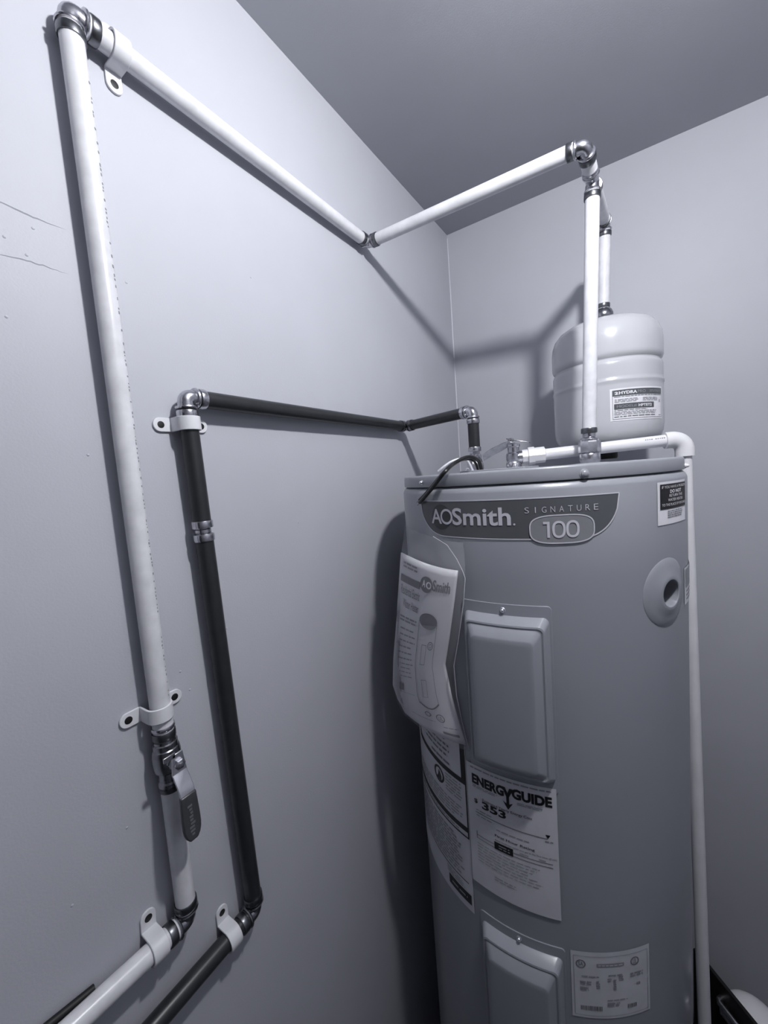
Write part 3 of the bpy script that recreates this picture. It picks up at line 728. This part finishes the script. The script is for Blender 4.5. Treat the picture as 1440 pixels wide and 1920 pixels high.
# ================================================================== DOCUMENT POUCH
# the booklet leans off the tank towards its lower left; rows of (left, right) silhouettes read on cylinders of growing radius
def oncyl(x, y, R):
    d_ = ray(x, y); A = d_.x**2+d_.y**2; B = d_.x*HXY.x+d_.y*HXY.y; C = HXY.x**2+HXY.y**2-R*R
    disc = B*B-A*C; t = (B-math.sqrt(max(0, disc)))/A
    return CAM+d_*t
rows = [  # left px, right px, offset left, offset right  (top to bottom)
 ((753, 1036), (859, 1070), .016, .010), ((749, 1090), (852, 1128), .019, .012), ((744, 1160), (843, 1194), .023, .013), ((738, 1235), (835, 1246), .028, .013),
 ((737, 1285), (846, 1300), .030, .010), ((746, 1312), (858, 1345), .028, .007), ((760, 1336), (874, 1396), .024, .004)]
NS = 14
def pouch_pt(s, t, off):
    x = min(max(t, 0), 1)*(len(rows)-1); i = min(int(x), len(rows)-2); fr = x-i
    A_r, B_r = rows[i], rows[i+1]
    l = [A_r[0][k]*(1-fr)+B_r[0][k]*fr for k in (0, 1)]; r_ = [A_r[1][k]*(1-fr)+B_r[1][k]*fr for k in (0, 1)]
    ol = A_r[2]*(1-fr)+B_r[2]*fr; orr = A_r[3]*(1-fr)+B_r[3]*fr
    bow = .006*math.sin(PI*s)
    px = l[0]+(r_[0]-l[0])*s; sag = (r_[1]-l[1])*(s**1.0)
    # sheet drops as it turns round the tank, so its rows bow a little
    py = l[1]+sag+ (4*s*(1-s))*6*(1 if t < .6 else 1.6)
    return oncyl(px, py, HR+ol+(orr-ol)*s+bow+off)
PSH = Sheet(lambda s, t, off: pouch_pt(s, 1-t, off), .42)
dpz = thing('document_pouch', 'clear plastic pouch holding a folded white manual, taped to the heater', 'document pouch', tuple(pouch_pt(.5, 1, 0)))
def sheet_mesh(fn, ns, nt):
    g = G(); vs = [fn(i/ns, j/nt) for j in range(nt+1) for i in range(ns+1)]; fs = []
    for j in range(nt):
        for i in range(ns): q_ = j*(ns+1)+i; fs.append((q_, q_+1, q_+ns+2, q_+ns+1))
    return g.add(vs, fs)
bk = sheet_mesh(lambda s, t: pouch_pt(s, t, 0), 20, 24).obj('booklet', 'paperw', dpz, smooth=50)
sd = bk.modifiers.new('solid', 'SOLIDIFY'); sd.thickness = .0025; sd.offset = 0
Bo = .0022
PSH.rect('inkg', .02, .845, .36, .885, Bo); PSH.ring('inkg', .47, .885, .045, .045, Bo, 26, fill=True)
PSH.text('paperw', 'A', .40, .868, .455, .908, Bo+.0004, .02); PSH.ring('paperw', .515, .885, .020, .008, Bo+.0004, 20)
PSH.text('inkg', 'Smith', .585, .862, .90, .925, Bo, .02, slant=.02)
PSH.text('inkg', 'Residential Electric', .04, .79, .37, .83, Bo, .0); PSH.text('inkg', 'Water Heater', .09, .735, .37, .772, Bo, .0)
PSH.greek('inkl', .05, .925, .34, .965, 2, Bo, .5, .2)
PSH.greek('inkl', .06, .67, .38, .70, 2, Bo, .5, .1); PSH.greek('inkl', .08, .40, .38, .655, 10, Bo, .22, .25)
PSH.rect('inkg', .05, .33, .18, .372, Bo); PSH.line('inkl', [(.06+.30*i/5, .31) for i in range(6)], .003, Bo)
# heater drawing
def ell(c, t, rs, rt, n=24): return [(c+rs*math.cos(2*PI*i/n), t+rt*math.sin(2*PI*i/n)) for i in range(n)]
PSH.poly('inkg', ell(.575, .715, .165, .036), Bo)
PSH.line('inkg', [(.41, .71-.45*i/10) for i in range(11)], .003, Bo); PSH.line('inkg', [(.74, .71-.45*i/10) for i in range(11)], .003, Bo)
PSH.line('inkg', [(.41+.33*i/12, .26-.045*math.sin(PI*i/12)) for i in range(13)], .010, Bo)
for z0 in (.50, .31): PSH.frame('inkl', .50, z0, .59, z0+.10, .003, Bo)
PSH.ring('inkg', .66, .60, .022, .004, Bo, 18); PSH.ring('inkl', .66, .60, .012, .004, Bo, 14)
PSH.ring('inkg', .50, .165, .021, .006, Bo, 18); PSH.ring('inkg', .70, .15, .030, .006, Bo, 22); PSH.text('inkg', 'UL', .665, .135, .735, .165, Bo)
PSH.greek('inkl', .2, .105, .6, .12, 1, Bo, .3, .1); PSH.greek('inkl', .70, .08, .95, .095, 1, Bo, .4, .1); PSH.rect('inkg', .66, .035, .93, .052, Bo)
PSH.build(bk, {'inkg': 'bold_print', 'inkl': 'fine_print', 'paperw': 'logo_print'})
# clear film, taped under the badge, loose round the booklet
brow = [((757, 985), (868, 1018), .0015, .0015), ((756, 1010), (871, 1040), .006, .004), ((752, 1040), (872, 1082), .019, .013), ((747, 1100), (869, 1130), .022, .015), ((742, 1165), (860, 1195), .026, .016), ((736, 1238), (851, 1248), .031, .016), ((735, 1288), (856, 1305), .033, .013), ((744, 1316), (866, 1352), .031, .010), ((758, 1341), (880, 1408), .027, .006)]
_rows = rows
def bag_pt(s, t):
    global rows
    rows = brow; p = pouch_pt(s, t, .0006+.0012*math.sin(9*s+4*t)); rows = _rows; return p
sheet_mesh(bag_pt, 26, 30).obj('plastic_film', 'bag', dpz, smooth=60)
sm_px = [(812, 1006, .003), (838, 1022, .004), (856, 1048, .008), (867, 1070, .0125), (872, 1084, .0145), (869, 1130, .0165), (860, 1195, .0175), (851, 1248, .0175), (856, 1305, .0145), (866, 1352, .0115), (879, 1405, .0075)]
G().sweep([oncyl(x_, y_, HR+o_) for x_, y_, o_ in sm_px], .0007, 6).obj('sealed_edge', 'film_edge', dpz)
# ================================================================== WIRES
def spline(ctrl, n=10):
    out = []; c = [ctrl[0]]+ctrl+[ctrl[-1]]
    for i in range(1, len(c)-2):
        for k in range(n):
            t = k/n; p0, p1, p2, p3 = c[i-1], c[i], c[i+1], c[i+2]
            out.append(.5*((2*p1)+(-p0+p2)*t+(2*p0-5*p1+4*p2-p3)*t*t+(-p0+3*p1-3*p2+p3)*t**3))
    out.append(ctrl[-1]); return out
wy = HXY.y-.165
def wire(name, label, pts, r, mt, tip=True):
    t = thing(name, label, 'wire', tuple(pts[0]), 'loose wires over the heater rim')
    sp = spline(pts); G().sweep(sp, r, 10).obj('sheath', mt, t)
    if tip: dd = U(sp[-1]-sp[-2]); G().sweep([sp[-1]-dd*.002, sp[-1]+dd*.010], r*.42, 8).obj('bare_end', 'copper', t)
    return t
w1 = [V((ony(903, 876, wy).x, wy, RIM-.001)), ony(897, 864, wy-.004), ony(878, 857, wy-.02), ony(853, 868, wy-.045), oncyl(833, 886, HR+.012), oncyl(812, 913, HR+.010), oncyl(796, 932, HR+.008), oncyl(787, 942, HR+.006)]
wire('black_wire', 'thick black wire arching from the heater top over its rim', w1, .0030, 'blackw')
w2 = [V((ony(897, 878, wy+.006).x, wy+.006, RIM-.001)), ony(890, 866, wy), ony(874, 861, wy-.014), ony(848, 870, wy-.042), oncyl(828, 889, HR+.007), oncyl(808, 913, HR+.0045), oncyl(795, 928, HR+.004), oncyl(786, 937, HR+.004)]
wire('black_wire', 'thin black wire lying alongside the thick one over the heater rim', w2, .0020, 'blackw')
w3 = [V((ony(887, 878, wy+.02).x, wy+.02, RIM-.001)), ony(876, 864, wy+.015), ony(862, 861, wy+.01), ony(846, 866, wy+.0), ony(830, 877, wy-.01), ony(822, 884, wy-.012)]
wire('pale_wire', 'pale grey wire bent beneath the black wires on the heater top', w3, .0022, 'whitew', False)
# ================================================================== THINGS AT THE FOOT OF THE BACK WALL
P1 = ony(1322, 1806, 1.30*K)
d_ = ray(1415, 1921); P2 = CAM+d_*((P1.z-ZC)/d_.z)
ax = U(P2-P1); nx = U(V((0, 0, 1)).cross(ax))
if nx.x < 0: nx = -nx
L_ = .30; top = P1.z; mid = P1+ax*(L_/2-.03)
cc = thing('black_case', 'flat black case with two chrome bars standing behind the drain pipe', 'case', (mid.x, mid.y, 0))
G().obox(V((mid.x, mid.y, top/2))+nx*.004, ax*L_/2, nx*.004, V((0, 0, 1))*top/2).obj('shell', 'black', cc, bevel=.0015)
for k, (off, zz, r_) in enumerate(((.013, -.034, .0058), (.012, -.052, .0042))):
    s0 = P1+ax*(.038+.004*k)+V((0, 0, zz))-nx*off; s1 = s0+ax*.13
    G().sweep([s0+nx*off, s0+nx*off*.4+ax*.002, s0+ax*.006, s1-ax*.006, s1-ax*.002+nx*off*.4, s1+nx*off], r_, 12).obj('chrome_bar', 'steel', cc)
RJ = .056; WJ = ony(1412, 1906, 1.33*K)
jt = thing('white_canister', 'white round-topped canister standing behind the flat black case', 'canister', (WJ.x, WJ.y, 0))
hj = WJ.z
G().lathe((WJ.x, WJ.y, 0), (0, 0, 1), [(RJ-.006, 0), (RJ-.001, .004), (RJ, .012), (RJ, hj-.04), (RJ-.0015, hj-.038), (RJ-.0015, hj-.034)], 36).obj('canister_body', 'canister', jt)
G().lathe((WJ.x, WJ.y, hj-.034), (0, 0, 1), [(RJ, 0), (RJ, .012)]+[(RJ*math.cos(PI/2*i/9), .012+RJ*.75*math.sin(PI/2*i/9)) for i in range(1, 9)]+[(.001, .012+RJ*.75)], 36).obj('domed_lid', 'canister', jt)
# black cable end behind the low white pipe
ca = onx(176, 1853, -a+.005); cb = onx(92, 1921, -a+.005)
cdv = U(cb-ca)
ct = thing('black_cable', 'black cable along the wall behind the low white pipe', 'cable', tuple(ca))
G().sweep([ca, ca+cdv*.01]+[cb+cdv*.03*i for i in range(0, 9)], .004, 12).obj('sheath', 'black', ct)
